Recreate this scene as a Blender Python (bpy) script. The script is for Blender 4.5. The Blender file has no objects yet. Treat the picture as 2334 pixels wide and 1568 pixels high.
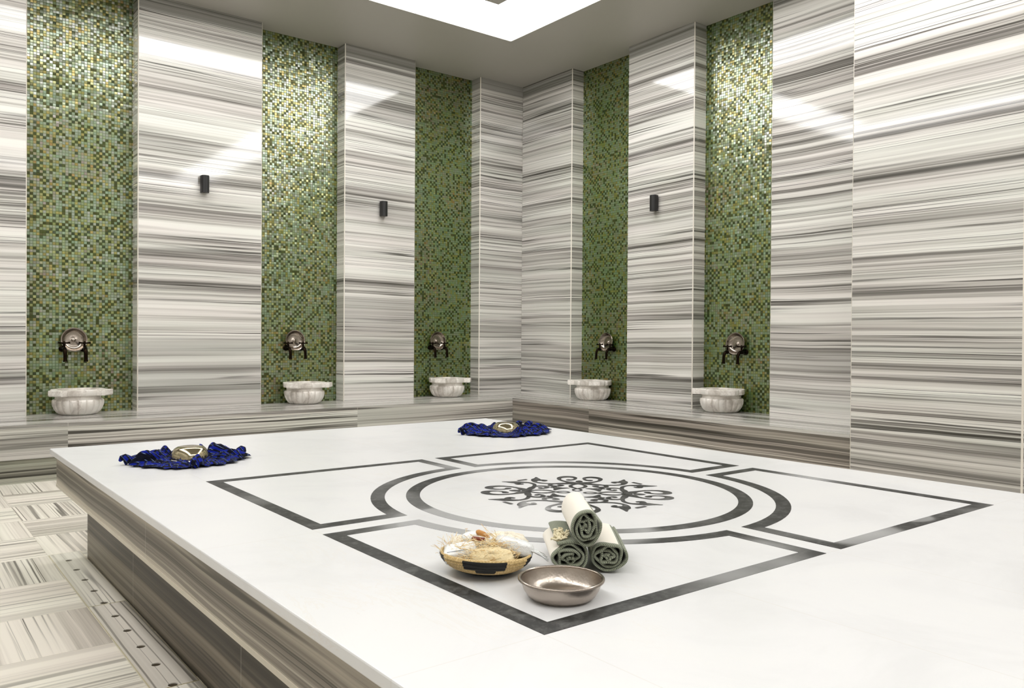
import bpy, bmesh, math, random
from mathutils import Vector, Matrix
random.seed(7)
PI = math.pi
C = bpy.context.scene.collection
sc = bpy.context.scene

# ------------------------------------------------------------------ dimensions (metres)
H = 4.304          # ceiling
ZL = 0.455         # bench top
ZT = 0.558         # platform top
PC = (-4.258, -5.681)   # centre of the inlay

# ------------------------------------------------------------------ node helpers
class NT:
    def __init__(s, name):
        s.m = bpy.data.materials.new(name); s.m.use_nodes = True
        s.t = s.m.node_tree; s.t.nodes.clear()
        s.out = s.t.nodes.new('ShaderNodeOutputMaterial')
        s.b = s.t.nodes.new('ShaderNodeBsdfPrincipled')
        s.t.links.new(s.b.outputs[0], s.out.inputs[0])
    def n(s, typ, **kw):
        nd = s.t.nodes.new(typ)
        for k, v in kw.items(): setattr(nd, k, v)
        return nd
    def put(s, sock, v):
        if hasattr(v, 'is_linked') or isinstance(v, bpy.types.NodeSocket): s.t.links.new(v, sock)
        elif isinstance(v, (tuple, list)) and len(v) == 3 and sock.type == 'RGBA': sock.default_value = (*v, 1)
        else: sock.default_value = v
    def math(s, op, a, b=None, c=None, clamp=False):
        nd = s.n('ShaderNodeMath', operation=op, use_clamp=clamp)
        s.put(nd.inputs[0], a)
        if b is not None: s.put(nd.inputs[1], b)
        if c is not None: s.put(nd.inputs[2], c)
        return nd.outputs[0]
    def vmath(s, op, a, b=None, out=0):
        nd = s.n('ShaderNodeVectorMath', operation=op)
        s.put(nd.inputs[0], a)
        if b is not None: s.put(nd.inputs[3 if op == 'SCALE' else 1], b)
        return nd.outputs[out]
    def xyz(s, v):
        nd = s.n('ShaderNodeSeparateXYZ'); s.put(nd.inputs[0], v); return nd.outputs
    def comb(s, x, y, z):
        nd = s.n('ShaderNodeCombineXYZ')
        for i, q in enumerate((x, y, z)): s.put(nd.inputs[i], q)
        return nd.outputs[0]
    def noise(s, vec, scale, detail=2, rough=.5, dist=0, col=False):
        nd = s.n('ShaderNodeTexNoise'); s.put(nd.inputs['Vector'], vec)
        nd.inputs['Scale'].default_value = scale; nd.inputs['Detail'].default_value = detail
        nd.inputs['Roughness'].default_value = rough; nd.inputs['Distortion'].default_value = dist
        return nd.outputs[1 if col else 0]
    def ramp(s, fac, stops, interp='LINEAR'):
        nd = s.n('ShaderNodeValToRGB'); s.put(nd.inputs[0], fac)
        cr = nd.color_ramp; cr.interpolation = interp
        while len(cr.elements) < len(stops): cr.elements.new(.5)
        for e, (p, c) in zip(cr.elements, stops):
            e.position = p; e.color = (*c, 1) if len(c) == 3 else c
        return nd.outputs[0]
    def mix(s, fac, a, b, mode='MIX'):
        nd = s.n('ShaderNodeMix', data_type='RGBA', blend_type=mode)
        s.put(nd.inputs[0], fac); s.put(nd.inputs[6], a); s.put(nd.inputs[7], b)
        return nd.outputs[2]
    def maprange(s, v, a, b, c=0., d=1., smooth=False):
        nd = s.n('ShaderNodeMapRange')
        if smooth: nd.interpolation_type = 'SMOOTHSTEP'
        s.put(nd.inputs[0], v)
        for i, q in enumerate((a, b, c, d)): nd.inputs[i+1].default_value = q
        return nd.outputs[0]
    def obj(s):
        return s.n('ShaderNodeTexCoord').outputs['Object']
    def bump(s, h, strength=.3, dist=.01):
        nd = s.n('ShaderNodeBump'); nd.inputs['Strength'].default_value = strength
        nd.inputs['Distance'].default_value = dist; s.put(nd.inputs['Height'], h)
        return nd.outputs[0]
    def set(s, **kw):
        names = dict(col='Base Color', rough='Roughness', metal='Metallic', nor='Normal', ior='IOR', spec='Specular IOR Level',
                     emc='Emission Color', ems='Emission Strength', coat='Coat Weight', coatr='Coat Roughness', sheen='Sheen Weight', alpha='Alpha')
        for k, v in kw.items(): s.put(s.b.inputs[names[k]], v)
        return s.m

def lin(r, g, b):
    f = lambda c: (c/255/12.92) if c/255 <= .04045 else ((c/255+.055)/1.055)**2.4
    return (f(r), f(g), f(b))

def simple(name, rgb, rough=.5, metal=0., **kw):
    return NT(name).set(col=rgb, rough=rough, metal=metal, **kw)

def stripes(T, t, a, b, seed, fine=1., dark=0.):
    """colour of banded grey marble: t runs across the bands (metres), a and b along them"""
    along = T.comb(T.math('MULTIPLY', a, 1.), T.math('MULTIPLY', b, 1.), seed)
    w = T.noise(along, .45, 2, .5)
    w2 = T.noise(T.comb(a, b, T.math('MULTIPLY', t, 1.6)), 1.1, 3, .5)
    tt = T.math('ADD', t, T.math('MULTIPLY', T.math('SUBTRACT', w, .5), .05))
    tt = T.math('ADD', tt, T.math('MULTIPLY', T.math('SUBTRACT', w2, .5), .016))
    tt = T.math('MULTIPLY', tt, fine)
    def v(k, ka):
        return T.comb(T.math('MULTIPLY', a, ka), T.math('MULTIPLY', b, ka), T.math('ADD', T.math('MULTIPLY', tt, k), seed*7.31))
    n1 = T.noise(v(5.0, .08), 1., 2, .55)
    n2 = T.noise(v(21., .08), 1., 3, .65)
    n3 = T.noise(v(75., .12), 1., 3, .65)
    s = T.math('ADD', T.math('MULTIPLY', n1, .34), T.math('ADD', T.math('MULTIPLY', n2, .44), T.math('MULTIPLY', n3, .22)))
    s = T.math('SUBTRACT', s, dark-.012)
    col = T.ramp(s, [(.39, lin(92, 90, 86)), (.435, lin(124, 121, 117)), (.465, lin(160, 156, 152)), (.495, lin(190, 187, 182)), (.53, lin(214, 211, 207)), (.60, lin(232, 230, 226))])
    # thin dark veins between the beds
    n4 = T.noise(v(17., .08), 1., 2, .5)
    ln = T.maprange(T.math('ABSOLUTE', T.math('SUBTRACT', n4, .47)), .006, .022, 1., 0., True)
    n5 = T.noise(v(37., .1), 1., 2, .5)
    ln2 = T.maprange(T.math('ABSOLUTE', T.math('SUBTRACT', n5, .55)), .006, .026, 1., 0., True)
    gate = T.maprange(T.noise(v(3.1, .3), 1., 1, .5), .34, .50, 0., 1., True)
    gate2 = T.maprange(T.noise(v(9., .5), 1., 2, .5), .36, .56, .15, 1., True)
    m = T.math('MULTIPLY', T.math('MULTIPLY', T.math('MAXIMUM', ln, T.math('MULTIPLY', ln2, .75)), gate), gate2)
    col = T.mix(T.math('MULTIPLY', m, .88), col, lin(58, 55, 50))
    # broad smoky bands
    n6 = T.noise(v(2.6, .12), 1., 2, .5)
    sm = T.maprange(n6, .56, .68, 0., .40, True)
    col = T.mix(sm, col, lin(122, 120, 116), 'MIX')
    # faint pink / green drift
    n7 = T.noise(v(7., .4), 1., 1, .5)
    col = T.mix(.5, col, T.mix(T.maprange(n7, .35, .65), T.mix(1., col, (.96, 1., .95), 'MULTIPLY'), T.mix(1., col, (1.0, .96, .955), 'MULTIPLY')))
    return col

def marble(name, axis='Z', seed=1., fine=1., rough=.075, dark=0., joint=None, shaded_crown=False, tint=None, ior=1.62):
    T = NT(name); x, y, z = T.xyz(T.obj())
    t, a, b = dict(Z=(z, x, y), X=(x, y, 0.), Y=(y, x, 0.))[axis]
    if axis != 'Z': t = T.math('ADD', t, z)
    col = stripes(T, t, a, b, seed, fine, dark)
    if tint: col = T.mix(1., col, tint, 'MULTIPLY')
    if shaded_crown:                                   # darker stone course under the ceiling, its corner shade painted into the colour
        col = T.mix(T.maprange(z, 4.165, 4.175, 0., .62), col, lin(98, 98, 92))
    if joint:                                   # (axis, positions, half width)
        q = dict(X=x, Y=y, Z=z)[joint[0]]
        for p in joint[1]:
            d = T.math('ABSOLUTE', T.math('SUBTRACT', q, p))
            col = T.mix(T.maprange(d, joint[2], joint[2]*1.6, .55, 0.), col, lin(206, 200, 190))
    return T.set(col=col, rough=rough, ior=ior, nor=T.bump(T.noise(T.obj(), 2.2, 1), .025, .02))

# ------------------------------------------------------------------ mesh helpers
def mk(name, verts, faces, mats, parent=None, midx=None, smooth=False, loc=None, rot=None):
    me = bpy.data.meshes.new(name); me.from_pydata([tuple(v) for v in verts], [], faces)
    if not isinstance(mats, (list, tuple)): mats = [mats]
    for m in mats: me.materials.append(m)
    if midx:
        for p, i in zip(me.polygons, midx): p.material_index = i
    bm = bmesh.new(); bm.from_mesh(me); bmesh.ops.recalc_face_normals(bm, faces=bm.faces); bm.to_mesh(me); bm.free()
    if smooth: me.polygons.foreach_set('use_smooth', [True]*len(me.polygons))
    o = bpy.data.objects.new(name, me); C.objects.link(o)
    if parent: o.parent = parent
    if loc: o.location = loc
    if rot: o.rotation_euler = rot
    return o
def empty(name, loc, rz=0):
    o = bpy.data.objects.new(name, None); C.objects.link(o); o.location = loc; o.rotation_euler = (0, 0, rz)
    o.empty_display_size = .05
    return o
def tag(o, label=None, cat=None, group=None, kind=None):
    if label: o['label'] = label
    if cat: o['category'] = cat
    if group: o['group'] = group
    if kind: o['kind'] = kind
    return o
class MB:
    def __init__(s): s.v = []; s.f = []; s.i = []
    def add(s, vs, fs, mi=0):
        k = len(s.v); s.v += [tuple(v) for v in vs]; s.f += [tuple(i+k for i in f) for f in fs]; s.i += [mi]*len(fs)
    def box(s, x0, x1, y0, y1, z0, z1, mi=0):
        s.add([(x0,y0,z0),(x1,y0,z0),(x1,y1,z0),(x0,y1,z0),(x0,y0,z1),(x1,y0,z1),(x1,y1,z1),(x0,y1,z1)],
              [(0,3,2,1),(4,5,6,7),(0,1,5,4),(1,2,6,5),(2,3,7,6),(3,0,4,7)], mi)
    def prism(s, poly, z0, z1, mi=0, side_mi=None):
        n = len(poly)
        s.add([(x, y, z0) for x, y in poly]+[(x, y, z1) for x, y in poly], [tuple(range(n))[::-1], tuple(range(n, 2*n))], mi)
        k = len(s.v)-2*n
        for j in range(n):
            s.f.append((k+j, k+(j+1) % n, k+n+(j+1) % n, k+n+j)); s.i.append(side_mi[j] if side_mi else mi)
    def lathe(s, prof, seg=48, fn=None, mi=0, close=True):
        """prof [(r,z)...]; fn(theta, r, z)->(r,z)"""
        k = len(s.v); n = len(prof)
        for j in range(seg):
            th = 2*PI*j/seg
            for r, z in prof:
                if fn: r, z = fn(th, r, z)
                s.v.append((r*math.cos(th), r*math.sin(th), z))
        for j in range(seg):
            for q in range(n-1):
                a, b = k+j*n+q, k+((j+1) % seg)*n+q
                s.f.append((a, b, b+1, a+1)); s.i.append(mi)
    def tube(s, pts, rad, seg=8, mi=0, cap=True):
        pts = [Vector(p) for p in pts]; k = len(s.v); n = len(pts)
        if not isinstance(rad, (list, tuple)): rad = [rad]*n
        up = Vector((0, 0, 1))
        for i, p in enumerate(pts):
            d = (pts[min(i+1, n-1)]-pts[max(i-1, 0)]).normalized()
            a = d.cross(up)
            if a.length < 1e-3: a = d.cross(Vector((1, 0, 0)))
            a.normalize(); b = d.cross(a).normalized()
            for j in range(seg):
                t = 2*PI*j/seg; s.v.append(tuple(p+(a*math.cos(t)+b*math.sin(t))*rad[i]))
        for i in range(n-1):
            for j in range(seg):
                s.f.append((k+i*seg+j, k+i*seg+(j+1) % seg, k+(i+1)*seg+(j+1) % seg, k+(i+1)*seg+j)); s.i.append(mi)
        if cap:
            s.f.append(tuple(k+j for j in range(seg))); s.f.append(tuple(k+(n-1)*seg+j for j in range(seg))); s.i += [mi, mi]
    def build(s, name, mats, parent=None, smooth=False, loc=None, rot=None):
        return mk(name, s.v, s.f, mats, parent, s.i, smooth, loc, rot)
def bevel(o, w=.004, seg=2, angle=.6):
    m = o.modifiers.new('bevel', 'BEVEL'); m.width = w; m.segments = seg; m.limit_method = 'ANGLE'; m.angle_limit = angle
    return o
def copy_tree(o, parent=None):
    c = o.copy(); C.objects.link(c); c.parent = parent
    for ch in list(o.children): copy_tree(ch, c)
    return c
def autosmooth(o, ang=.7):
    me = o.data; bm = bmesh.new(); bm.from_mesh(me)
    for e in bm.edges:
        if len(e.link_faces) == 2 and e.calc_face_angle(0) > ang: e.smooth = False
    for f in bm.faces: f.smooth = True
    bm.to_mesh(me); bm.free(); return o

# ------------------------------------------------------------------ materials
PALE = simple('pale_edge_stone', lin(226, 220, 210), .3)
def mosaic_mat(name, axis, seed):
    T = NT(name); P = T.obj(); x, y, z = T.xyz(P)
    u = x if axis == 'x' else y
    pu, pz = .0250, .0250
    U = T.math('DIVIDE', T.math('ADD', u, seed), pu); V = T.math('DIVIDE', z, pz)
    cu, cv = T.math('FLOOR', U), T.math('FLOOR', V)
    fu, fv = T.math('FRACT', U), T.math('FRACT', V)
    wn = T.n('ShaderNodeTexWhiteNoise', noise_dimensions='2D'); T.put(wn.inputs['Vector'], T.comb(cu, cv, 0)); r1 = wn.outputs['Value']; rc = wn.outputs['Color']
    r, g, b = T.xyz(rc)
    # darker chips sit more often on alternate places, giving the checked look
    chk = T.math('MODULO', T.math('ABSOLUTE', T.math('ADD', cu, cv)), 2.)
    isd = T.math('LESS_THAN', r1, T.math('ADD', .03, T.math('MULTIPLY', chk, .40)))
    patch = T.noise(P, 2.3, 2, .5)
    gg = T.math('ADD', T.math('MULTIPLY', g, .55), T.math('MULTIPLY', T.maprange(patch, .3, .7), .45))
    light = T.ramp(gg, [(0., lin(40, 82, 14)), (.2, lin(50, 92, 20)), (.36, lin(70, 98, 40)), (.50, lin(62, 82, 8)), (.62, lin(76, 88, 48)), (.74, lin(88, 80, 14)), (.86, lin(88, 52, 20)), (.95, lin(46, 94, 52))], 'CONSTANT')
    darkc = T.ramp(b, [(0., lin(18, 36, 8)), (.35, lin(28, 50, 12)), (.65, lin(40, 44, 10)), (.85, lin(16, 38, 20))], 'CONSTANT')
    col = T.mix(isd, light, darkc)
    # joints
    eu = T.math('MINIMUM', fu, T.math('SUBTRACT', 1., fu)); ev = T.math('MINIMUM', fv, T.math('SUBTRACT', 1., fv))
    e = T.math('MINIMUM', eu, ev)
    gm = T.maprange(e, .05, .10, 1., 0.)
    col = T.mix(T.math('MULTIPLY', gm, .75), col, lin(70, 88, 40))
    col = T.mix(1., col, (.80, .82, .74), 'MULTIPLY')
    # each chip sits at its own slight angle, with pillowed edges
    tilt = T.vmath('SCALE', T.vmath('SUBTRACT', rc, (.5, .5, .5)), .17)
    pil = T.comb(T.math('MULTIPLY', T.math('SUBTRACT', fu, .5), .10) if axis == 'x' else 0., T.math('MULTIPLY', T.math('SUBTRACT', fu, .5), .10) if axis == 'y' else 0., T.math('MULTIPLY', T.math('SUBTRACT', fv, .5), .10))
    geo = T.n('ShaderNodeNewGeometry').outputs['Normal']
    nor = T.vmath('NORMALIZE', T.vmath('ADD', T.vmath('ADD', geo, tilt), pil))
    shine = T.math('MULTIPLY', T.math('SUBTRACT', 1., T.math('MULTIPLY', isd, .72)), T.math('SUBTRACT', 1., T.math('MULTIPLY', gm, .7)))
    film = T.ramp(r, [(0., (1., .93, .50)), (.26, (.95, 1., .72)), (.52, (.88, 1., .86)), (.70, (1., 1., .96)), (.90, (1., .78, .36))], 'CONSTANT')
    T.put(T.b.inputs['Specular Tint'], film)
    return T.set(col=col, rough=T.math('ADD', .30, T.math('MULTIPLY', gm, .3)), metal=0., nor=nor, ior=2.7, spec=T.math('MULTIPLY', shine, .70))
MOS_X = mosaic_mat('green_glass_mosaic_left_wall', 'x', 20.)
MOS_Y = mosaic_mat('green_glass_mosaic_right_wall', 'y', 30.)

def white_marble():
    T = NT('white_marble'); P = T.obj(); x, y, z = T.xyz(P)
    n = T.noise(P, 2.4, 5, .62, .6)
    col = T.ramp(n, [(.35, lin(212, 212, 213)), (.5, lin(218, 218, 219)), (.65, lin(220, 220, 220))])
    v = T.noise(T.vmath('MULTIPLY', P, (1., .35, 1.)), 5., 6, .7, .8)
    vein = T.maprange(T.math('ABSOLUTE', T.math('SUBTRACT', v, .5)), .0, .02, .35, 0.)
    gate = T.maprange(T.noise(P, 1.3, 2), .5, .68)
    col = T.mix(T.math('MULTIPLY', vein, gate), col, lin(214, 208, 200))
    for q, ps in ((x, (PC[0]-1.07, PC[0]-.535, PC[0], PC[0]+1.07)), (y, (PC[1]-1.07, PC[1]-1.9, PC[1], PC[1]+1.07))):
        for p in ps:
            d = T.math('ABSOLUTE', T.math('SUBTRACT', q, p))
            col = T.mix(T.maprange(d, .0008, .0022, .5, 0.), col, lin(206, 202, 196))
    return T.set(col=col, rough=.32, ior=1.45)
WHITE = white_marble()
def inlay_stone():
    T = NT('dark_grey_inlay_marble'); P = T.obj()
    n = T.noise(P, 1.7, 2, .5)
    m = T.noise(P, 26., 5, .7, .4)
    x, y, z = T.xyz(P)
    for bx, by, br in ((-.58, -.20, .40), (-.40, -.46, .34), (-.22, -.10, .16), (.26, -1.0, .25), (.62, -.98, .12)):      # paler round patches in the inlay colour
        d = T.math('SQRT', T.math('ADD', T.math('POWER', T.math('SUBTRACT', x, PC[0]+bx), 2.), T.math('POWER', T.math('SUBTRACT', y, PC[1]+by), 2.)))
        n = T.math('MAXIMUM', n, T.math('ADD', T.math('MULTIPLY', n, .6), T.maprange(d, br*.55, br, .40, 0., True)))
    col = T.ramp(n, [(.42, lin(26, 26, 25)), (.52, lin(44, 44, 43)), (.60, lin(96, 96, 95)), (.70, lin(158, 158, 158))])
    col = T.mix(T.maprange(m, .46, .74, 0., .35), col, lin(140, 140, 138))
    return T.set(col=col, rough=.45, ior=1.3)
INLAY = inlay_stone()
def fluted_marble():
    T = NT('veined_basin_marble'); P = T.obj()
    n = T.noise(P, 5., 4, .6, .3)
    col = T.ramp(n, [(.36, lin(196, 188, 180)), (.47, lin(232, 226, 219)), (.62, lin(242, 238, 232))])
    v = T.noise(P, 6., 4, .6, .5)
    col = T.mix(T.maprange(T.math('ABSOLUTE', T.math('SUBTRACT', v, .5)), 0., .02, .4, 0.), col, lin(176, 166, 158))
    return T.set(col=col, rough=.35)
BASIN = fluted_marble()
def ceiling_mat():
    T = NT('grey_ceiling_paint')
    n = T.noise(T.obj(), 60., 3, .6)
    return T.set(col=lin(172, 169, 162), rough=.42, nor=T.bump(n, .05, .002))
CEIL = ceiling_mat()
GLOW = simple('lit_white_diffuser', (.8, .8, .8), .5, emc=(1., .993, .975), ems=9.4)
BLACK = simple('black_powder_coat', (.008, .008, .008), .38)
BLACKGLASS = simple('dark_lens', (.004, .004, .004), .1)
def metal(name, rgb, rough, hammer=0., scale=80.):
    T = NT(name); P = T.obj()
    kw = {}
    if hammer:
        v = T.n('ShaderNodeTexVoronoi'); T.put(v.inputs['Vector'], P); v.inputs['Scale'].default_value = scale
        kw['nor'] = T.bump(v.outputs['Distance'], hammer, .002)
    sm = T.noise(P, 30., 4, .6)
    return T.set(col=rgb, rough=T.math('ADD', rough, T.math('MULTIPLY', sm, .12)), metal=1., **kw)
STEEL = metal('hammered_steel', lin(178, 168, 158), .26, .14, 160.)
TIN = metal('tinned_metal', lin(160, 150, 140), .16)
CHAMP = metal('champagne_metal', lin(176, 166, 138), .08)
BRONZE = metal('dark_bronze', lin(26, 19, 13), .3)

# ------------------------------------------------------------------ the setting
def floor_mat():
    T = NT('basketweave_striped_floor'); x, y, z = T.xyz(T.obj())
    U = T.math('DIVIDE', T.math('ADD', x, 5.69), .5); V = T.math('DIVIDE', T.math('ADD', y, 3.18), .5)
    cu, cv = T.math('FLOOR', U), T.math('FLOOR', V)
    par = T.math('FLOORED_MODULO', T.math('ADD', cu, cv), 2.)
    wn = T.n('ShaderNodeTexWhiteNoise', noise_dimensions='2D'); T.put(wn.inputs['Vector'], T.comb(cu, cv, 0)); off = T.math('MULTIPLY', wn.outputs['Value'], 9.)
    t = T.math('ADD', T.math('ADD', T.math('MULTIPLY', par, y), T.math('MULTIPLY', T.math('SUBTRACT', 1., par), x)), off)
    a = T.math('ADD', T.math('MULTIPLY', par, x), T.math('MULTIPLY', T.math('SUBTRACT', 1., par), y))
    col = stripes(T, t, a, off, 3.3, .6, -.045)
    col = T.mix(1., col, (1.03, 1.0, .93), 'MULTIPLY')
    fu, fv = T.math('FRACT', U), T.math('FRACT', V)
    e = T.math('MINIMUM', T.math('MINIMUM', fu, T.math('SUBTRACT', 1., fu)), T.math('MINIMUM', fv, T.math('SUBTRACT', 1., fv)))
    col = T.mix(T.maprange(e, .002, .005, .5, 0.), col, lin(190, 184, 166))
    return T.set(col=col, rough=.3)
XF, YF = -8.15, -10.9        # far sides of the room (behind the camera)
b = MB(); b.box(XF-.2, .4, YF-.2, .4, -.1, 0.); tag(b.build('floor', floor_mat()), kind='structure')

# ceiling: painted board around and inside a lit rectangular band
RX0, RX1, RY0, RY1, RW = -7.05, -1.09, -9.75, -1.16, .675
b = MB()
def frame(bm, x0, x1, y0, y1, X0, X1, Y0, Y1, z0, z1):
    bm.box(X0, X1, Y0, y0, z0, z1); bm.box(X0, X1, y1, Y1, z0, z1); bm.box(X0, x0, y0, y1, z0, z1); bm.box(x1, X1, y0, y1, z0, z1)
frame(b, RX0, RX1, RY0, RY1, XF-.2, .4, YF-.2, .4, H, H+.12)
b.box(RX0+RW, RX1-RW, RY0+RW, RY1-RW, H, H+.12)
tag(b.build('ceiling', CEIL), kind='structure')
b = MB(); frame(b, RX0+RW, RX1-RW, RY0+RW, RY1-RW, RX0, RX1, RY0, RY1, H+.01, H+.05)
tag(b.build('ceiling_light', GLOW), 'wide rectangular band of white light panel set flush in the grey ceiling', 'ceiling light')

def pilaster(root, name, side, a0, a1, depth, seed, z0=ZL, front=0., ch=.008, dark=0.):
    """side 'L': wall along x, face at y=front; side 'R': wall along y, face at x=front; a0<a1"""
    m = marble('banded_marble_%s_%d' % (side, int(seed*10)), 'Z', seed, shaded_crown=True, dark=dark)
    if side == 'L':
        poly = [(a0, depth), (a0, front+ch), (a0+ch, front), (a1-ch, front), (a1, front+ch), (a1, depth)]
    else:
        poly = [(depth, a0), (front+ch, a0), (front, a0+ch), (front, a1-ch), (front+ch, a1), (depth, a1)]
    b = MB(); b.prism(poly, z0, H, 0, [0, 1, 0, 1, 0, 0])
    return b.build(name, [m, PALE], root)
DN = .185     # niche depth
# left wall
b = MB(); b.box(XF, .3, DN, .4, 0, H); wl = b.build('wall_left', marble('banded_marble_backing', 'Z', 2.2)); tag(wl, kind='structure')
for i, (a0, a1) in enumerate([(XF, -5.393), (-4.514, -3.346), (-2.441, -1.558), (-.651, DN)]):
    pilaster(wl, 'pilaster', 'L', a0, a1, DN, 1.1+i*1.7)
for a0, a1 in [(-5.393, -4.514), (-3.346, -2.441), (-1.558, -.651)]:
    b = MB(); b.box(a0, a1, DN-.006, DN+.02, ZL, H); b.build('mosaic_panel', MOS_X, wl)
# right wall
b = MB(); b.box(DN, .4, YF, .3, 0, H); wr = b.build('wall_right', marble('banded_marble_backing_right', 'Z', 5.2)); tag(wr, kind='structure')
for i, (a0, a1) in enumerate([(-.932, -.0005), (-2.737, -1.833), (-4.9, -3.624)]):
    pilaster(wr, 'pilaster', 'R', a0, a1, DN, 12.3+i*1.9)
for a0, a1 in [(-1.833, -.932), (-3.624, -2.737)]:
    b = MB(); b.box(DN-.006, DN+.02, a0, a1, ZL, H); b.build('mosaic_panel', MOS_Y, wr)
# stone clad block that stands forward of the right wall
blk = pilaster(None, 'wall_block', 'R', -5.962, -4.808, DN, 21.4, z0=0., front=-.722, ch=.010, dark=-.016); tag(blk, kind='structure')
b = MB(); b.box(.0, DN, YF, -5.962, 0, H); tag(b.build('wall_right_end', marble('banded_marble_right_end', 'Z', 8.2)), kind='structure')
b = MB(); b.box(XF-.2, XF, YF, .4, 0, H); tag(b.build('wall_back', marble('banded_marble_back', 'Z', 31.)), kind='structure')
b = MB(); b.box(XF-.2, .4, YF-.2, YF, 0, H); tag(b.build('wall_near', marble('banded_marble_near', 'Z', 33.)), kind='structure')

# ------------------------------------------------------------------ benches along both walls
def lf(x): return -.622+.0264*(x+.616)          # front line of the left bench
def rf(y): return -.616+.0232*(y+.622)          # front line of the right bench
PL = .035
def bench(name, label, side, joints, seed):
    root = empty(name, ((-4., -.2, 0) if side == 'L' else (-.3, -3., 0))); tag(root, label, 'bench')
    inv = Vector(root.location)
    ax = 'Y' if side == 'L' else 'X'
    def part(nm, b, mats):
        o = b.build(nm, mats, root); o.data.transform(Matrix.Translation(-inv)); o.data.update(); return o
    top = MB(); 
    if side == 'L':
        poly = [(XF, DN-.01), (XF, lf(XF)), (-.616, -.622), (0.0, -.0005), (0.0, DN-.01)]
    else:
        poly = [(-.6155, -.6225), (rf(-4.807), -4.807), (DN-.01, -4.807), (DN-.01, -.001), (0.0005, -.001)]
    top.prism(poly, ZL-.028, ZL)
    mt = shifted(marble(name+'_top', ax, seed, 1.2, .2, joint=('X' if side == 'L' else 'Y', joints[1], .0015), dark=.02), inv)
    part('seat_slab', top, [mt])
    # front panels, one per stone
    J = joints[0]
    for k in range(len(J)-1):
        p0, p1 = J[k], J[k+1]
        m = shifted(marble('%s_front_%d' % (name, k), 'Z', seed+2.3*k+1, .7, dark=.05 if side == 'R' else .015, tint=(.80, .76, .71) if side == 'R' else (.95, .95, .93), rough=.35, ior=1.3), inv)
        b = MB()
        if side == 'L': poly = [(p0, lf(p0)+.002), (p1, lf(p1)+.002), (p1-.0, lf(p1)+.03), (p0, lf(p0)+.03)]
        else: poly = [(rf(p0)+.002, p0), (rf(p1)+.002, p1), (rf(p1)+.03, p1), (rf(p0)+.03, p0)]
        b.prism(poly, .19, ZL-.028)
        part('front_panel', b, [m])
    b = MB()
    if side == 'L': poly = [(XF, DN), (XF, lf(XF)+PL), (-.616+PL, -.622+PL), (0, -.0005), (0, DN)]
    else: poly = [(-.616+PL, -.6225+PL), (rf(-4.807)+PL, -4.807), (DN, -4.807), (DN, -.001), (.0005, -.001)]
    b.prism(poly, 0., ZL-.028)
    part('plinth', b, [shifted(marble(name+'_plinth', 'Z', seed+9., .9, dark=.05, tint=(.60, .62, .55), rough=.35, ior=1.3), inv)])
    return root
def shifted(m, inv):
    """keeps the world-space banding when a part hangs off a moved root"""
    t = m.node_tree
    for nd in t.nodes:
        if nd.type == 'TEX_COORD':
            add = t.nodes.new('ShaderNodeVectorMath'); add.operation = 'ADD'; add.inputs[1].default_value = inv
            links = [l.to_socket for l in t.links if l.from_node == nd]
            t.links.new(nd.outputs['Object'], add.inputs[0])
            for s in links: t.links.new(add.outputs[0], s)
    return m
bench('stone_bench', 'long grey banded marble bench along the left wall under three niches', 'L', ([XF, -5.2, -2.62, -.611], [-5.2, -2.62]), 4.4)
bench('stone_bench', 'grey banded marble bench along the right wall under two niches', 'R', ([-4.807, -1.93, -.6225], [-3.5, -1.93]), 15.7)

# ------------------------------------------------------------------ central platform
plat = empty('marble_platform', (PC[0], PC[1], 0)); tag(plat, 'large white topped marble platform with dark inlaid star pattern in the middle of the room', 'platform')
inv = Vector((PC[0], PC[1], 0))
def ppart(nm, b, mats, parent=None, smooth=False):
    o = b.build(nm, mats, parent or plat, smooth)
    o.data.transform(Matrix.Translation(-inv)); o.data.update(); return o
PX0, PX1, PY0, PY1 = -5.680, -2.847, -8.21, -3.153
b = MB(); b.box(PX0, PX1, PY0, PY1, ZT-.030, ZT)
top = bevel(ppart('top_slab', b, [shifted(WHITE, inv)]), .004, 2)
b = MB(); b.box(PX0+.028, PX1-.028, PY0+.028, PY1-.028, .362, ZT-.030)
ppart('apron', b, [shifted(marble('platform_apron', 'Z', 6.1, .75, dark=.03, tint=(.80, .75, .67), rough=.4, ior=1.3, joint=('Y', (-4.98,), .001)), inv)])
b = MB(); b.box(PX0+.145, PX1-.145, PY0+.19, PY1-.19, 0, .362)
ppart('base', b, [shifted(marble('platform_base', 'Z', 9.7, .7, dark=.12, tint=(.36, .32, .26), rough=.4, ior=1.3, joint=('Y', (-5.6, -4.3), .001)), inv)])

b = MB(); b.box(PX0+.0255, PX0+.032, PY0+.028, PY1-.028, .3615, .376)
ppart('edge_strip', b, [simple('pale_mitred_edge', lin(196, 188, 172), .35)])
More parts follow.
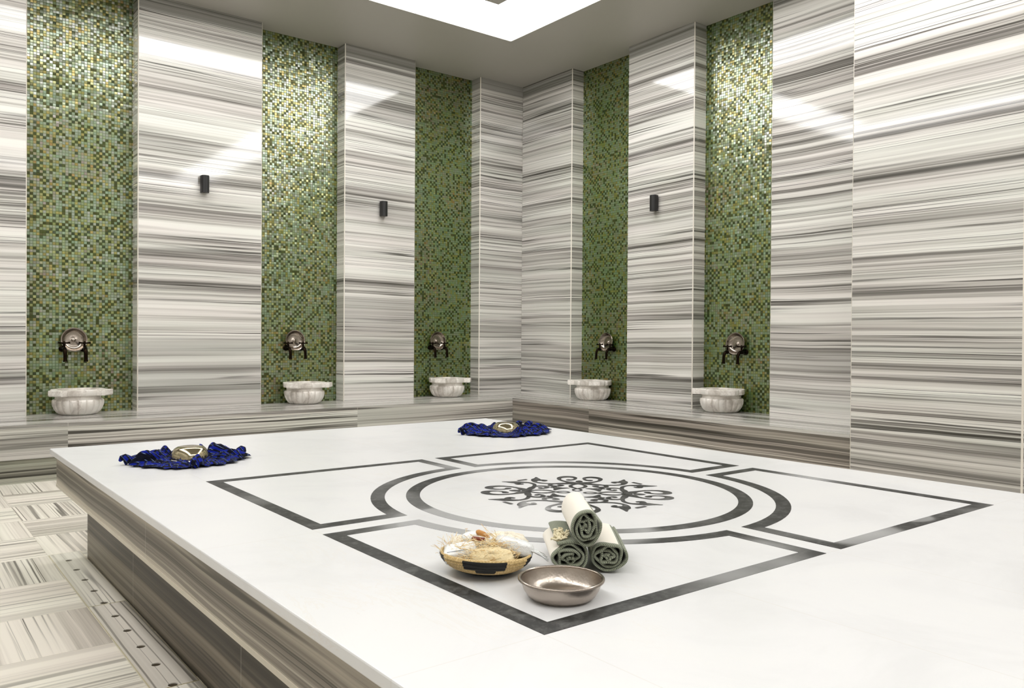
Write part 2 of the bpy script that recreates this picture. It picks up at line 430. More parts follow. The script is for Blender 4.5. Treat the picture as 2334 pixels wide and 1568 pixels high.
# inlay (a millimetre proud of the slab)
ZI = ZT+.0009
shifted(INLAY, inv)
def ring_strip(name, outer, inner, mats):
    n = len(outer); b = MB()
    v = [(x+PC[0], y+PC[1], ZI) for x, y in outer]+[(x+PC[0], y+PC[1], ZI) for x, y in inner]
    v += [(x, y, ZT-.004) for x, y, _ in v]
    f = []
    for j in range(n):
        k = (j+1) % n
        f += [(j, k, n+k, n+j), (j, k, 2*n+k, 2*n+j), (n+j, n+k, 3*n+k, 3*n+j)]
    b.add(v, f); return ppart(name, b, mats, top)
def offset_poly(P, d):
    n = len(P); out = []
    for i in range(n):
        p0, p1, p2 = Vector(P[i-1]), Vector(P[i]), Vector(P[(i+1) % n])
        e1, e2 = (p1-p0).normalized(), (p2-p1).normalized()
        n1, n2 = Vector((-e1.y, e1.x)), Vector((-e2.y, e2.x))
        k = 1+n1.dot(n2)
        out.append(tuple(p1+(n1+n2)*(d/k)))
    return out
S, G, RA, SW = 1.072, .038, .734, .052
for q in range(4):
    P = [(S, G), (S, S), (G, S)]
    a0 = math.asin(G/RA)
    for i in range(25):
        t = (PI/2-a0)+(2*a0-PI/2)*i/24
        P.append((RA*math.cos(t), RA*math.sin(t)))
    I = offset_poly(P, SW)
    c, s_ = math.cos(q*PI/2), math.sin(q*PI/2)
    rot = lambda L: [(x*c-y*s_, x*s_+y*c) for x, y in L]
    ring_strip('inlay_border', rot(P), rot(I), [INLAY])
circ = lambda r: [(r*math.cos(2*PI*i/128), r*math.sin(2*PI*i/128)) for i in range(128)]
ring_strip('inlay_ring', circ(.655), circ(.603), [INLAY])

# arabesque medallion, eight mirrored halves around the centre
def catmull(P, n=8):
    out = []
    Q = [P[0]]+list(P)+[P[-1]]
    for i in range(1, len(Q)-2):
        for k in range(n):
            t = k/n; r = []
            for d in range(len(Q[0])):
                a, b_, c_, e = Q[i-1][d], Q[i][d], Q[i+1][d], Q[i+2][d]
                r.append(.5*((2*b_)+(-a+c_)*t+(2*a-5*b_+4*c_-e)*t*t+(-a+3*b_-3*c_+e)*t**3))
            out.append(tuple(r))
    out.append(tuple(P[-1])); return out
med = MB(); lay = [0]
def pol(r, deg): return (r*math.cos(math.radians(deg)), r*math.sin(math.radians(deg)))
def stroke(pts, closed=False):
    """pts: (u, w, width) in the diagonal frame; drawn in all eight mirrored places"""
    L = catmull([(u*.94, w*.94, h) for u, w, h in pts])
    for q in range(4):
        for mir in (1, -1):
            lay[0] += 1; z = ZI+.00002*(lay[0] % 30)
            ang = PI/4+q*PI/2; c, s_ = math.cos(ang), math.sin(ang)
            V = []
            for i, (u, w, h) in enumerate(L):
                h = h*1.45+.0015
                d = Vector((L[min(i+1, len(L)-1)][0]-L[max(i-1, 0)][0], L[min(i+1, len(L)-1)][1]-L[max(i-1, 0)][1]))
                if d.length < 1e-9: d = Vector((1, 0))
                d.normalize(); nx, ny = -d.y, d.x
                for sg in (1, -1):
                    uu, ww = u+nx*h*sg/2, (w+ny*h*sg/2)*mir
                    V.append((PC[0]+uu*c-ww*s_, PC[1]+uu*s_+ww*c, z))
            med.add(V, [(2*i, 2*i+1, 2*i+3, 2*i+2) for i in range(len(L)-1)])
def P3(r, deg, w): return (*pol(r, deg), w)
# heart lobes
stroke([(.195, .004, .010), (.222, .030, .026), (.250, .062, .012), (.290, .088, .010), (.335, .092, .014), (.366, .072, .022), (.372, .045, .022), (.352, .024, .014), (.322, .020, .008), (.298, .030, .012), (.290, .046, .018), (.302, .054, .006)])
# side leaves with hook and pointed tip
stroke([P3(.205, 8, .018), P3(.205, 22, .014), P3(.222, 33, .010), P3(.250, 40, .010), P3(.288, 41.5, .010), P3(.320, 38, .020), P3(.342, 34.5, .026), P3(.362, 32.5, .014), P3(.392, 30.5, .003)])
stroke([P3(.325, 36, .020), P3(.312, 32, .016), P3(.300, 30, .012), P3(.290, 32.5, .012), P3(.286, 34, .006)])
# inner curls
stroke([P3(.208, 9, .010), P3(.214, 22, .008), P3(.208, 34, .010), P3(.186, 40, .013), P3(.164, 38, .013), P3(.156, 30, .009), P3(.166, 24, .010), P3(.176, 27, .012), P3(.176, 30, .005)])
# lens around the diagonal, crossing inwards
stroke([(.200, .000, .010), (.180, .020, .008), (.150, .032, .010), (.118, .026, .010), (.090, .004, .007), (.070, -.014, .007), (.045, -.016, .005), (.028, .0, .005)])
stroke([(.204, .000, .030), (.214, .008, .020), (.226, .020, .004)])
# diamond
stroke([(.232, .0, .002), (.243, .004, .010), (.254, .0055, .013), (.266, .004, .010), (.280, .0, .002)])
# trefoil between the diagonals
stroke([P3(.098, 45, .002), P3(.108, 42, .016), P3(.122, 41, .016), P3(.134, 40, .004)])
stroke([P3(.104, 45, .006), P3(.106, 36, .012), P3(.104, 28, .010), P3(.098, 20, .003)])
stroke([P3(.138, 45, .002), P3(.146, 43.5, .016), P3(.156, 45, .002)])
# little bars on the outside
stroke([P3(.350, 45, .034), P3(.366, 45, .034)])
ppart('inlay_medallion', med, [INLAY], top)

# ------------------------------------------------------------------ drain covers in the floor
def drain(y0, y1, holes, seed, label, dark=0.):
    cx, cy = -5.6215, (y0+y1)/2
    w0, w1 = -5.688-cx, -5.540-cx
    z = .004; hr = .0155
    ys = sorted([y0-cy, y1-cy]+[h-cy for h in holes])
    bm = MB(); cuts = []
    hs = [h-cy for h in sorted(holes)]
    edges = [y0-cy]+[(hs[i]+hs[i+1])/2 for i in range(len(hs)-1)]+[y1-cy]
    N = 24
    for i, h in enumerate(hs):
        e0, e1 = edges[i], edges[i+1]
        ring = [(hr*math.cos(2*PI*k/N+PI/4), h+hr*math.sin(2*PI*k/N+PI/4)) for k in range(N)]
        sq = []
        for k in range(N):
            t = k/N*4; side = int(t); fr = t-side
            cs = [(w1, e1), (w0, e1), (w0, e0), (w1, e0), (w1, e1)]
            sq.append((cs[side][0]*(1-fr)+cs[side+1][0]*fr, cs[side][1]*(1-fr)+cs[side+1][1]*fr))
        V = [(x, y, z) for x, y in ring]+[(x, y, z) for x, y in sq]+[(x, y, z-.02) for x, y in ring]
        bm.add(V, [(k, (k+1) % N, N+(k+1) % N, N+k) for k in range(N)]+[(k, (k+1) % N, 2*N+(k+1) % N, 2*N+k) for k in range(N)])
    bm.add([(w0, y0-cy, -.016), (w1, y0-cy, -.016), (w1, y1-cy, -.016), (w0, y1-cy, -.016), (w0, y0-cy, z), (w1, y0-cy, z), (w1, y1-cy, z), (w0, y1-cy, z)],
           [(0, 1, 5, 4), (1, 2, 6, 5), (2, 3, 7, 6), (3, 0, 4, 7)])
    T = NT('drain_stone_%d' % int(seed*10)); x, y, zz = T.xyz(T.obj())
    col = T.mix(1., stripes(T, x, y, 0., seed, .6, -.06+dark), (1.02, 1., .94), 'MULTIPLY')
    e = T.math('ABSOLUTE', T.math('SUBTRACT', T.math('ABSOLUTE', T.math('SUBTRACT', x, (w0+w1)/2)), (w1-w0)/2))
    e2 = T.math('ABSOLUTE', T.math('SUBTRACT', T.math('ABSOLUTE', y), (y1-y0)/2))
    col = T.mix(T.maprange(T.math('MINIMUM', e, e2), .001, .003, .6, 0.), col, lin(178, 166, 110))
    o = bm.build('drain_cover', [T.set(col=col, rough=.3)], None, loc=(cx, cy, .0))
    tag(o, label, 'drain cover')
HY = [-3.352-.2062*k for k in range(16)]
drain(-4.197, -3.180, [h for h in HY[:5]], 2.4, 'palest stone drain cover with five holes at the far corner of the platform')
drain(-5.222, -4.200, [h for h in HY[5:10]], 6.9, 'grey striped stone drain cover with five holes, middle of the row beside the platform base', .05)
drain(-6.25, -5.225, [h for h in HY[10:15]], 8.3, 'nearest stone drain cover in the row, cut off by the bottom of the photo')
b = MB()
for h in HY[:15]: b.lathe([(0.0001, .0006), (.0153, .0006)], 16); b.v[-32:] = [(x-5.6215, y+h, z) for x, y, z in b.v[-32:]]
tag(b.build('trim_1', simple('wet_dark_channel', lin(52, 42, 22), .5)), kind='structure')

# ------------------------------------------------------------------ carved basins
def make_basin():
    root = empty('marble_basin', (0, 0, 0))
    hh = .222
    LIM = .172
    # local +y points to the niche back
    def fl(th, r, z):
        k = min(1., max(0., (z-.004)/.02))*min(1., max(0., (.137-z)/.010))
        g = abs(math.sin(th*9))**.5
        return r*(1-(.085*(1-g))*k), z
    prof = [(.001, 0), (.13, 0), (.150, .004), (.172, .022), (.190, .048), (.202, .078), (.206, .100), (.206, .118), (.203, .128), (.194, .134), (.184, .137), (.181, .155), (.181, .178)]
    b = MB(); b.lathe(prof, 216, fl)
    # scooped inside
    b.lathe([(.1795, .178), (.165, .178), (.155, .15), (.13, .08), (.07, .05), (.001, .048)], 96)
    b.v = [(x, min(y, LIM), z) for x, y, z in b.v]
    autosmooth(b.build('bowl_body', BASIN, root), .9)
    # thick lobed rim, square at the wall
    N = 320; O = []
    for j in range(N):
        th = 2*PI*j/N
        lob = abs(math.cos(th*4+PI/2*0))
        r = .216-.014*(1-min(1., abs(math.sin(th*4))*2.2))
        x, y = r*math.cos(th), r*math.sin(th)
        for tc in (-.70, -PI+.70):                 # square tabs on the diagonals
            dth = math.atan2(math.sin(th-tc), math.cos(th-tc))
            if abs(dth) < .30:
                k_ = dth/.30
                px_, py_ = (.280 if abs(k_) < .86 else .212+.068*(1-abs(k_))/.14), .062*max(-1, min(1, k_/.80))
                x, y = px_*math.cos(tc)-py_*math.sin(tc), px_*math.sin(tc)+py_*math.cos(tc)
        O.append((x, min(y, LIM)))
    I = [(.168*math.cos(2*PI*j/N), min(.168*math.sin(2*PI*j/N), LIM-.02)) for j in range(N)]
    z0, z1 = .170, hh
    V = [(x*.97, y if y >= LIM-1e-4 else y*.97, z0) for x, y in O]+[(x, y, z0+.010) for x, y in O]+[(x, y, z1-.004) for x, y in O]+[(x*.985, y if y >= LIM-1e-4 else y*.985, z1) for x, y in O]+[(x, y, z1) for x, y in I]+[(x*.97, y*.97, z1-.012) for x, y in I]+[(x*.97, y*.97, z0) for x, y in I]
    F = []
    for k in range(7):
        k2 = (k+1) % 7
        for j in range(N):
            j2 = (j+1) % N; F.append((k*N+j, k*N+j2, k2*N+j2, k2*N+j))
    b = MB(); b.add(V, F); autosmooth(b.build('rim', BASIN, root), .6)
    return root

# wall tap: flange, body, turned-down spout and lever
def make_tap():
    root = empty('wall_tap', (0, 0, 0))         # local -y points into the room, origin on the wall
    b = MB(); b.tube([(0, 0, 0), (0, -.010, 0)], [.022, .019], 20); b.tube([(0, -.010, 0), (0, -.014, 0)], [.014, .011], 16)
    b.build('flange', BRONZE, root, True)
    b = MB(); b.tube([(0, -.004, 0), (0, -.045, 0), (0, -.060, -.003)], [.011, .013, .014], 14)
    autosmooth(b.build('body', BRONZE, root), .8)
    b = MB(); pts = [(0, -.055, -.002)]+[(0, -.060-.048*math.sin(t*PI/12), -.048*(1-math.cos(t*PI/12))+.004) for t in range(0, 7)]+[(0, -.110, -.075), (0, -.111, -.088)]
    b.tube(pts, [.011]*6+[.0095]*2+[.010, .012], 12)
    autosmooth(b.build('spout', BRONZE, root), .8)
    b = MB(); b.tube([(0, -.055, .006), (0, -.056, .030), (0, -.056, .036)], [.008, .006, .010], 12)
    b.tube([(-.030, -.056, .042), (-.012, -.056, .040), (.012, -.056, .040), (.030, -.056, .042)], [.008, .005, .005, .008], 10)
    b.tube([(0, -.056, .034), (0, -.056, .052)], [.009, .004], 10)
    autosmooth(b.build('handle', BRONZE, root), .8)
    return root

TS = 1.3
def make_tas():                                  # shallow metal bathing bowl, axis +z, opening up
    root = empty('metal_bathing_bowl', (0, 0, 0))
    b = MB()
    b.lathe([(.0001, .012), (.010, .012), (.014, .010), (.016, .0045), (.020, .003), (.062, .0025), (.070, .0045), (.082, .014), (.092, .030), (.098, .042), (.106, .0435), (.108, .041), (.105, .0395), (.100, .038), (.094, .026), (.084, .010), (.071, .0008), (.062, 0), (.0001, 0)], 64)
    autosmooth(b.build('dish', TIN, root), .9)
    b = MB(); b.lathe([(.0001, .0150), (.006, .0145), (.010, .012), (.0145, .0095)], 24)
    b.build('boss', TIN, root, True)
    return root

sets = [  # (x, y, rz, words)
    (-4.998, 0, 0, 'leftmost niche of the left wall'), (-2.885, 0, 0, 'middle niche of the left wall'), (-1.105, 0, 0, 'left wall niche nearest the room corner'),
    (0, -1.305, -PI/2, 'right wall niche nearest the room corner'), (0, -3.092, -PI/2, 'right wall niche farther from the corner')]
tasc = [-5.010, -2.934, -1.155, -1.384, -3.153]
basin0, tap0, tas0 = make_basin(), make_tap(), make_tas()
first = True
def place(proto, used, loc, rot):
    o = proto if not used else copy_tree(proto)
    o.location = loc; o.rotation_euler = rot; return o
cnt = 0
for i, (x, y, rz, w) in enumerate(sets):
    left = rz == 0
    bl = (x, 0.006, ZL) if left else (.006, y, ZL)
    o = place(basin0, i > 0, bl, (0, 0, rz)); o.scale = (1 if left else -1, 1, 1); tag(o, 'white fluted marble basin in the '+w, 'basin', 'marble basins in the niches')
    wy = DN-.006
    for sgn, sd in ((-1, 'left'), (1, 'right')):
        off = .082*sgn
        loc = (tasc[i]+off, wy, 1.03) if left else (wy, tasc[i]-off, 1.03)
        t = place(tap0, cnt > 0, loc, (0, 0, rz)); cnt += 1; t.scale = (1.6, 1.1, 1.3)
        tag(t, 'dark bronze %s-hand tap in the %s' % (sd, w), 'tap', 'wall taps in the niches')
    # bowl leans on the pair of taps, opening to the room
    zc = 1.108
    loc = (tasc[i], wy-.012, zc) if left else (wy-.012, tasc[i], zc)
    M = Matrix.Rotation(rz, 4, 'Z') @ Matrix.Rotation(math.radians(84), 4, 'X')
    o = place(tas0, i > 0, loc, M.to_euler()); tag(o, 'silver bowl propped on taps in the '+w, 'bowl', 'metal bowls propped on the taps')

# ------------------------------------------------------------------ black wall spotlights
def make_sconce():
    root = empty('wall_spotlight', (0, 0, 0))
    b = MB(); b.box(-.030, .030, -.012, 0, -.055, .055); bevel(b.build('back_plate', BLACK, root), .002)
    b = MB(); w, d = .036, .082
    poly = [(-w, -.012), (-w, -.055)]+[(-w*math.cos(t*PI/8), -.055-.027*math.sin(t*PI/8)) for t in range(1, 8)]+[(w, -.055), (w, -.012)]
    b.prism(poly, -.082, .082); hs = autosmooth(b.build('housing', BLACK, root), .5)
    for nm, z in (('lens', .0822), ('lens', -.0822)):
        b = MB(); b.tube([(0, -.048, z-.001), (0, -.048, z+.001)], .024, 20); b.build(nm, BLACKGLASS, hs)
    return root
sc0 = make_sconce()
for k, (loc, rz, w) in enumerate([((-3.923, 0, 2.606), 0, 'on the widest left wall pillar, between the first two niches'), ((-1.985, 0, 2.57), 0, 'on the left wall pillar between the second and third niches'), ((0, -2.246, 2.562), -PI/2, 'on the right wall pillar between the two niches')]):
    o = place(sc0, k > 0, loc, (0, 0, rz)); tag(o, 'small black box spotlight '+w, 'wall light', 'black wall spotlights')

# ------------------------------------------------------------------ blue checked cloths with an upturned bowl
def cloth_mat():
    T = NT('blue_checked_cloth'); P = T.n('ShaderNodeTexCoord').outputs['UV']; u, v, _ = T.xyz(P)
    def band(q, s): return T.math('GREATER_THAN', T.math('FRACT', T.math('MULTIPLY', q, s)), .58)
    a, b_ = band(u, 13.), band(v, 13.)
    col = T.mix(T.math('MAXIMUM', a, b_), lin(4, 26, 132), lin(3, 6, 26))
    fine = T.math('GREATER_THAN', T.math('FRACT', T.math('MULTIPLY', v, 90.)), .7)
    gate = T.math('GREATER_THAN', T.math('FRACT', T.math('MULTIPLY', u, 13.)), .86)
    col = T.mix(T.math('MULTIPLY', fine, gate), col, lin(120, 140, 190))
    return T.set(col=col, rough=.75, ior=1.25, nor=T.bump(T.noise(T.obj(), 45., 3, .6), 1., .012))
CLOTH = cloth_mat()
def cloth(loc, R, seed, label):
    rnd = random.Random(seed); NT_, NR = 260, 26
    ph = [rnd.random()*6.28 for _ in range(10)]
    def f(th, k): return math.sin(3*th+ph[k])*.5+math.sin(7*th+ph[k+1])*.5
    V, F, UV = [], [], []
    for i in range(NR):
        s = i/(NR-1)
        for j in range(NT_):
            th = 2*PI*j/NT_
            rim = 1+.07*f(th, 0)+.035*math.sin(19*th+ph[5])+.02*math.sin(31*th+ph[6])
            r = .085+(R*rim-.085)*s
            amp = .72*(.008+.020*math.sin(PI*min(1, s*1.02))**.6)*(1+.5*math.sin(5*th+ph[4]))
            wv = math.sin(17*th+ph[2]+2.2*math.sin(3*th)+s*1.5)+.7*math.sin(29*th+ph[3]+s*3)+.45*math.sin(47*th+s*5+ph[7])
            z = (.006+amp*(.8+.62*wv)*(1-.55*s**4))*min(1., .25+1.3*s)
            z += .012*min(1., 1.4*s)*math.exp(-((s-.72)/.25)**2)*max(0, math.sin(9*th+ph[8]+s*2.4))
            tw = .05*math.sin(8*th+ph[9])*s
            V.append((r*math.cos(th+tw), r*math.sin(th+tw), max(.0015, z)))
            UV.append((V[-1][0]*2.2+.05*wv, V[-1][1]*2.2+.3*z))
    for i in range(NR-1):
        for j in range(NT_):
            j2 = (j+1) % NT_; F.append((i*NT_+j, i*NT_+j2, (i+1)*NT_+j2, (i+1)*NT_+j))
    o = mk('checked_cloth', V, F, CLOTH, None, None, True, loc=loc)
    uv = o.data.uv_layers.new(name='UVMap')
    for l in o.data.loops: uv.data[l.index].uv = UV[l.vertex_index]
    m = o.modifiers.new('thick', 'SOLIDIFY'); m.thickness = .0015; m.offset = 1
    # knotted corners that stick up out of the ruffle
    for k in range(4):
        a = rnd.random()*6.28+k*1.57; rr = R*(.78+.25*rnd.random())
        b = MB(); base = Vector((rr*math.cos(a), rr*math.sin(a), .012)); tw = rnd.uniform(-.6, .6)
        pts = [base+Vector((.045*t*math.cos(a+tw), .045*t*math.sin(a+tw), .024*math.sin(t*2.9))) for t in (0, .25, .5, .75, 1.)]
        b.tube(pts, [.022, .020, .016, .014, .006], 10)
        c = b.build('bunched_corner', CLOTH, o, True)
        uv = c.data.uv_layers.new(name='UVMap')
        for l in c.data.loops:
            q = c.data.vertices[l.vertex_index].co; uv.data[l.index].uv = (q.x*3+q.z*2, q.y*3)
    return tag(o, label, 'cloth', 'blue checked cloths on the platform')
cloth((-5.222, -3.985, ZT), .268, 3, 'dark blue checked cloth ruffled in a ring at the left far corner of the platform')
cloth((-3.268, -3.935, ZT), .285, 11, 'dark blue checked cloth ruffled in a ring at the far tip of the platform')
def dome(loc, label):
    b = MB(); b.lathe([(.0001, .0560), (.040, .0560), (.058, .0525), (.072, .0440), (.082, .0300), (.088, .014), (.0900, .0005), (.088, .0005), (.080, .029), (.070, .042), (.057, .0505), (.040, .054), (.0001, .054)], 72)
    o = b.build('upturned_bowl', CHAMP, None, False, loc); autosmooth(o, 1.2)
    return tag(o, label, 'bowl', 'bowls turned upside down on the cloths')
dome((-5.190, -3.915, ZT+.004), 'shiny metal bowl turned upside down inside the left, nearer blue cloth')
dome((-3.235, -3.905, ZT+.004), 'shiny metal bowl turned upside down inside the farther blue cloth')

# ------------------------------------------------------------------ hammered steel bowl in front
root = empty('steel_bowl', (-5.146, -6.596, ZT)); tag(root, 'hammered steel bowl with rolled rim, nearest thing on the white platform', 'bowl')
b = MB(); b.lathe([(.0001, 0), (.062, 0), (.070, .002), (.080, .010), (.088, .023), (.0925, .036), (.094, .043), (.0925, .043), (.091, .036), (.086, .024), (.078, .012), (.068, .005), (.0001, .004)], 96)
autosmooth(b.build('bowl_wall', STEEL, root), .9)
b = MB(); N = 96; M = 10; rr = .0036
V = [((0.0965+rr*1.1*math.cos(2*PI*m/M))*math.cos(2*PI*j/N), (0.0965+rr*1.1*math.cos(2*PI*m/M))*math.sin(2*PI*j/N), .0445+rr*math.sin(2*PI*m/M)) for j in range(N) for m in range(M)]
F = [(j*M+m, ((j+1) % N)*M+m, ((j+1) % N)*M+(m+1) % M, j*M+(m+1) % M) for j in range(N) for m in range(M)]
b.add(V, F); b.build('rolled_rim', TIN, root, True)

# ------------------------------------------------------------------ rolled towels
def towel_mats():
    T = NT('green_herringbone_towel'); u, v, _ = T.xyz(T.n('ShaderNodeTexCoord').outputs['UV'])
    U, V = T.math('MULTIPLY', u, 1/.012), T.math('MULTIPLY', v, 1/.0046)
    zig = T.math('PINGPONG', U, 1.)
    line = T.math('FRACT', T.math('ADD', V, T.math('MULTIPLY', zig, 1.6)))
    m = T.maprange(T.math('ABSOLUTE', T.math('SUBTRACT', line, .5)), .12, .3, 0., 1., True)
    spk = T.noise(T.n('ShaderNodeTexCoord').outputs['Object'], 900., 2)
    col = T.mix(T.math('MULTIPLY', m, .9), lin(32, 38, 28), lin(158, 164, 138))
    col = T.mix(.25, col, T.ramp(spk, [(.4, lin(50, 60, 48)), (.6, lin(190, 196, 176))]))
    g = T.set(col=col, rough=.9, sheen=.2, nor=T.bump(m, .5, .001))
    T = NT('cream_towel_band'); n = T.noise(T.n('ShaderNodeTexCoord').outputs['Object'], 500., 3)
    c = T.set(col=lin(236, 230, 218), rough=.9, sheen=.2, nor=T.bump(n, .3, .001))
    return g, c
TG, TCR = towel_mats()
FR = simple('cream_fringe_yarn', lin(232, 222, 190), .9)
def towel(front, direc, L, rx, rz_, cream, seed, label, start=.6):
    """spiral roll; front = centre of the near end; cream=(deg0,deg1) arc of the outer turn that is cream"""
    rnd = random.Random(seed)
    d = Vector((direc[0], direc[1], 0)).normalized(); side = Vector((d.y, -d.x, 0))
    turns = 4.3; n = int(turns*44); nl = 14
    ph = [rnd.random()*6.28 for _ in range(6)]
    V, F, MI, UV = [], [], [], []
    acc = 0; prev = None
    for i in range(n+1):
        t = i/n; th = -turns*2*PI*(1-t)+start
        rr = .07+.93*t
        wob = 1+(.17*(1-t)+.022)*math.sin(3*th+ph[0]+t*11)+(.12*(1-t)+.008)*math.sin(5*th+ph[1]-t*9)
        a, c = rx*rr*wob*math.cos(th), rz_*rr*wob*math.sin(th)
        if prev: acc += math.hypot(a-prev[0], c-prev[1])
        prev = (a, c)
        for j in range(nl+1):
            s = j/nl
            jut = (.0035*math.sin(th*1.3+ph[2])+.003*math.sin(t*23+ph[3]))*(1-s)
            tap = 1-.03*s-.02*math.sin(PI*s)*math.sin(ph[4])
            V.append(tuple(side*(a*tap)+Vector((0, 0, c*tap))+d*(s*L+jut)))
            UV.append((s*L, acc))
    for i in range(n):
        th = math.degrees(-turns*2*PI*(1-(i+.5)/n)+start) % 360
        outer = i >= n-44
        for j in range(nl):
            F.append((i*(nl+1)+j, (i+1)*(nl+1)+j, (i+1)*(nl+1)+j+1, i*(nl+1)+j+1))
            c0, c1 = cream
            inside = (c0 <= th <= c1) if c0 < c1 else (th >= c0 or th <= c1)
            edge = .5+.35*math.sin(math.radians(th*2)+ph[5])
            MI.append(1 if (outer and inside and j >= max(1, int(edge*2))) else 0)
    o = mk('rolled_towel', V, F, [TG, TCR], None, MI, True, loc=front)
    uv = o.data.uv_layers.new(name='UVMap')
    for l in o.data.loops: uv.data[l.index].uv = UV[l.vertex_index]
    m = o.modifiers.new('thick', 'SOLIDIFY'); m.thickness = .0078; m.offset = -1
    m2 = o.modifiers.new('soft', 'SUBSURF'); m2.levels = m2.render_levels = 1
    return tag(o, label, 'towel', 'rolled towels stacked in a pyramid')
DT = (.63, .78)
towel((-4.929, -6.530, ZT+.0445), DT, .25, .0515, .0435, (48, 168), 5, 'rolled green herringbone towel with cream band, bottom right of the pyramid of three')
tl = towel((-5.015, -6.480, ZT+.0445), (.57, .82), .25, .0545, .0435, (128, 262), 8, 'rolled green herringbone towel, bottom left of the pyramid with yarn fringe on top', 2.2)
towel((-4.992, -6.515, ZT+.1240), (.58, .81), .26, .0415, .0530, (20, 205), 13, 'rolled green herringbone towel resting on top of the other two', .3)
# knotted fringe on the left towel
rnd = random.Random(4); b = MB()
d = Vector((.57, .82, 0)).normalized(); side = Vector((d.y, -d.x, 0))
for k in range(60):
    s = rnd.uniform(.02, .11); a = math.radians(rnd.uniform(92, 128))
    p = d*s+side*(.050*math.cos(a))+Vector((0, 0, .043*math.sin(a)))
    pts = [p]
    for q in range(4): pts.append(pts[-1]+Vector((rnd.uniform(-.007, .007), rnd.uniform(-.007, .007), rnd.uniform(-.0015, .005))))
    b.tube(pts, [.0022, .0026, .0022, .003, .0015], 6)
f = b.build('fringe', FR, tl, True); f['kind'] = 'stuff'; f['label'] = 'cream knotted yarn fringe'

# ------------------------------------------------------------------ straw basket with bath things
BC = Vector((-5.166, -6.326, ZT))
def basket_mat():
    T = NT('coiled_straw_basket'); P = T.obj(); x, y, z = T.xyz(P)
    ang = T.math('ARCTAN2', y, x)
    w = T.math('ADD', ang, 3.1416)
    seg = T.math('FRACT', T.math('ADD', T.math('DIVIDE', w, 1.5708), .922))
    band = T.math('MULTIPLY', T.math('GREATER_THAN', z, .022), T.math('LESS_THAN', z, .046))
    band2 = T.math('MULTIPLY', T.math('GREATER_THAN', z, .013), T.math('LESS_THAN', z, .0225))
    black = T.math('MULTIPLY', band, T.math('LESS_THAN', T.math('ABSOLUTE', T.math('SUBTRACT', seg, .5)), .31))
    black2 = T.math('MULTIPLY', band2, T.math('LESS_THAN', T.math('ABSOLUTE', T.math('SUBTRACT', seg, .52)), .16))
    blk = T.math('MAXIMUM', T.math('MAXIMUM', black, black2), T.math('LESS_THAN', z, .008))
    st = T.math('FRACT', T.math('ADD', T.math('MULTIPLY', w, 42.), T.math('MULTIPLY', z, 60.)))
    n = T.noise(P, 260., 3)
    straw = T.mix(T.math('MULTIPLY', st, .8), lin(222, 190, 126), lin(120, 84, 38))
    straw = T.mix(T.maprange(n, .4, .7), straw, lin(232, 206, 150))
    col = T.mix(blk, straw, lin(14, 12, 10))
    return T.set(col=col, rough=.6, nor=T.bump(st, .6, .002))
root = empty('straw_basket', tuple(BC)); tag(root, 'round coiled straw basket with black patches, filled with bath scrubs', 'basket')
prof = [(.0001, .004), (.050, .004)]
prof = [(.0001, 0), (.052, 0)]
for k in range(7):
    t0 = k/7; 
    for q in range(5):
        t = t0+q/5/7; r = .052+.064*math.sin(t*PI/2*.98); z = .046*t**1.35
        bul = .0028*math.sin(PI*q/5)
        prof.append((r+bul, z))
prof += [(.117, .046), (.116, .050), (.112, .050), (.110, .045), (.098, .026), (.072, .012), (.045, .006), (.0001, .006)]
b = MB(); b.lathe(prof, 96); o = b.build('coiled_wall', basket_mat(), root, True); o.rotation_euler = (math.radians(-1), math.radians(3.5), math.radians(0)); o.location = (0, 0, .003)

def superblob(name, loc, size, mat, rot=(0, 0, 0), e=.6, wr=.0, seed=0, parent=None):
    rnd = random.Random(seed); ph = [rnd.random()*6.28 for _ in range(4)]
    b = MB(); N, M = 28, 18; V = []
    sp = lambda v, p: math.copysign(abs(v)**p, v)
    for i in range(M+1):
        a = -PI/2+PI*i/M
        for j in range(N):
            t = 2*PI*j/N
            k = 1+wr*(math.sin(7*t+ph[0]+3*a)+.6*math.sin(11*a+ph[1]+2*t))
            V.append((size[0]*sp(math.cos(a), e)*sp(math.cos(t), e)*k, size[1]*sp(math.cos(a), e)*sp(math.sin(t), e)*k, size[2]*sp(math.sin(a), e)*k))
    F = [(i*N+j, i*N+(j+1) % N, (i+1)*N+(j+1) % N, (i+1)*N+j) for i in range(M) for j in range(N)]
    b.add(V, F); return b.build(name, mat, parent, True, loc, rot)
def crinkle(name, rgb, rough=.25, s=70.):
    T = NT(name); n = T.noise(T.obj(), s, 4, .6, 1.5)
    return T.set(col=rgb, rough=rough, nor=T.bump(n, .7, .006))
WRAP = crinkle('clear_wrapped_white', lin(238, 240, 240), .18)
CREAM = crinkle('cream_fibre_pad', lin(238, 220, 176), .8, 160.)
TUFT = crinkle('pale_sponge', lin(240, 232, 214), .9, 120.)
WOOD = crinkle('red_brown_wood', lin(120, 52, 26), .35, 30.)
PUM = crinkle('tan_wood', lin(192, 136, 70), .5, 60.)
LINE = simple('grey_print', lin(150, 160, 172), .5)
RED = simple('red_print', lin(190, 90, 80), .5)
VR = Vector((.788, -.6155, 0)); VF = Vector((.616, .788, 0))      # photo right / away from the camera on the ground
def at(r, f_, z): return tuple(BC+VR*r+VF*f_+Vector((0, 0, z-.020-.12*max(0, z-.075))))
aR = math.atan2(VR.y, VR.x)
w1 = superblob('wrapped_soap', at(-.062, -.028, .075), (.042, .030, .019), WRAP, (.25, -.15, aR), .45, .015, 1)
tag(w1, 'white soap packet in clear wrap at the left of the basket', 'soap', 'wrapped soaps in the basket')
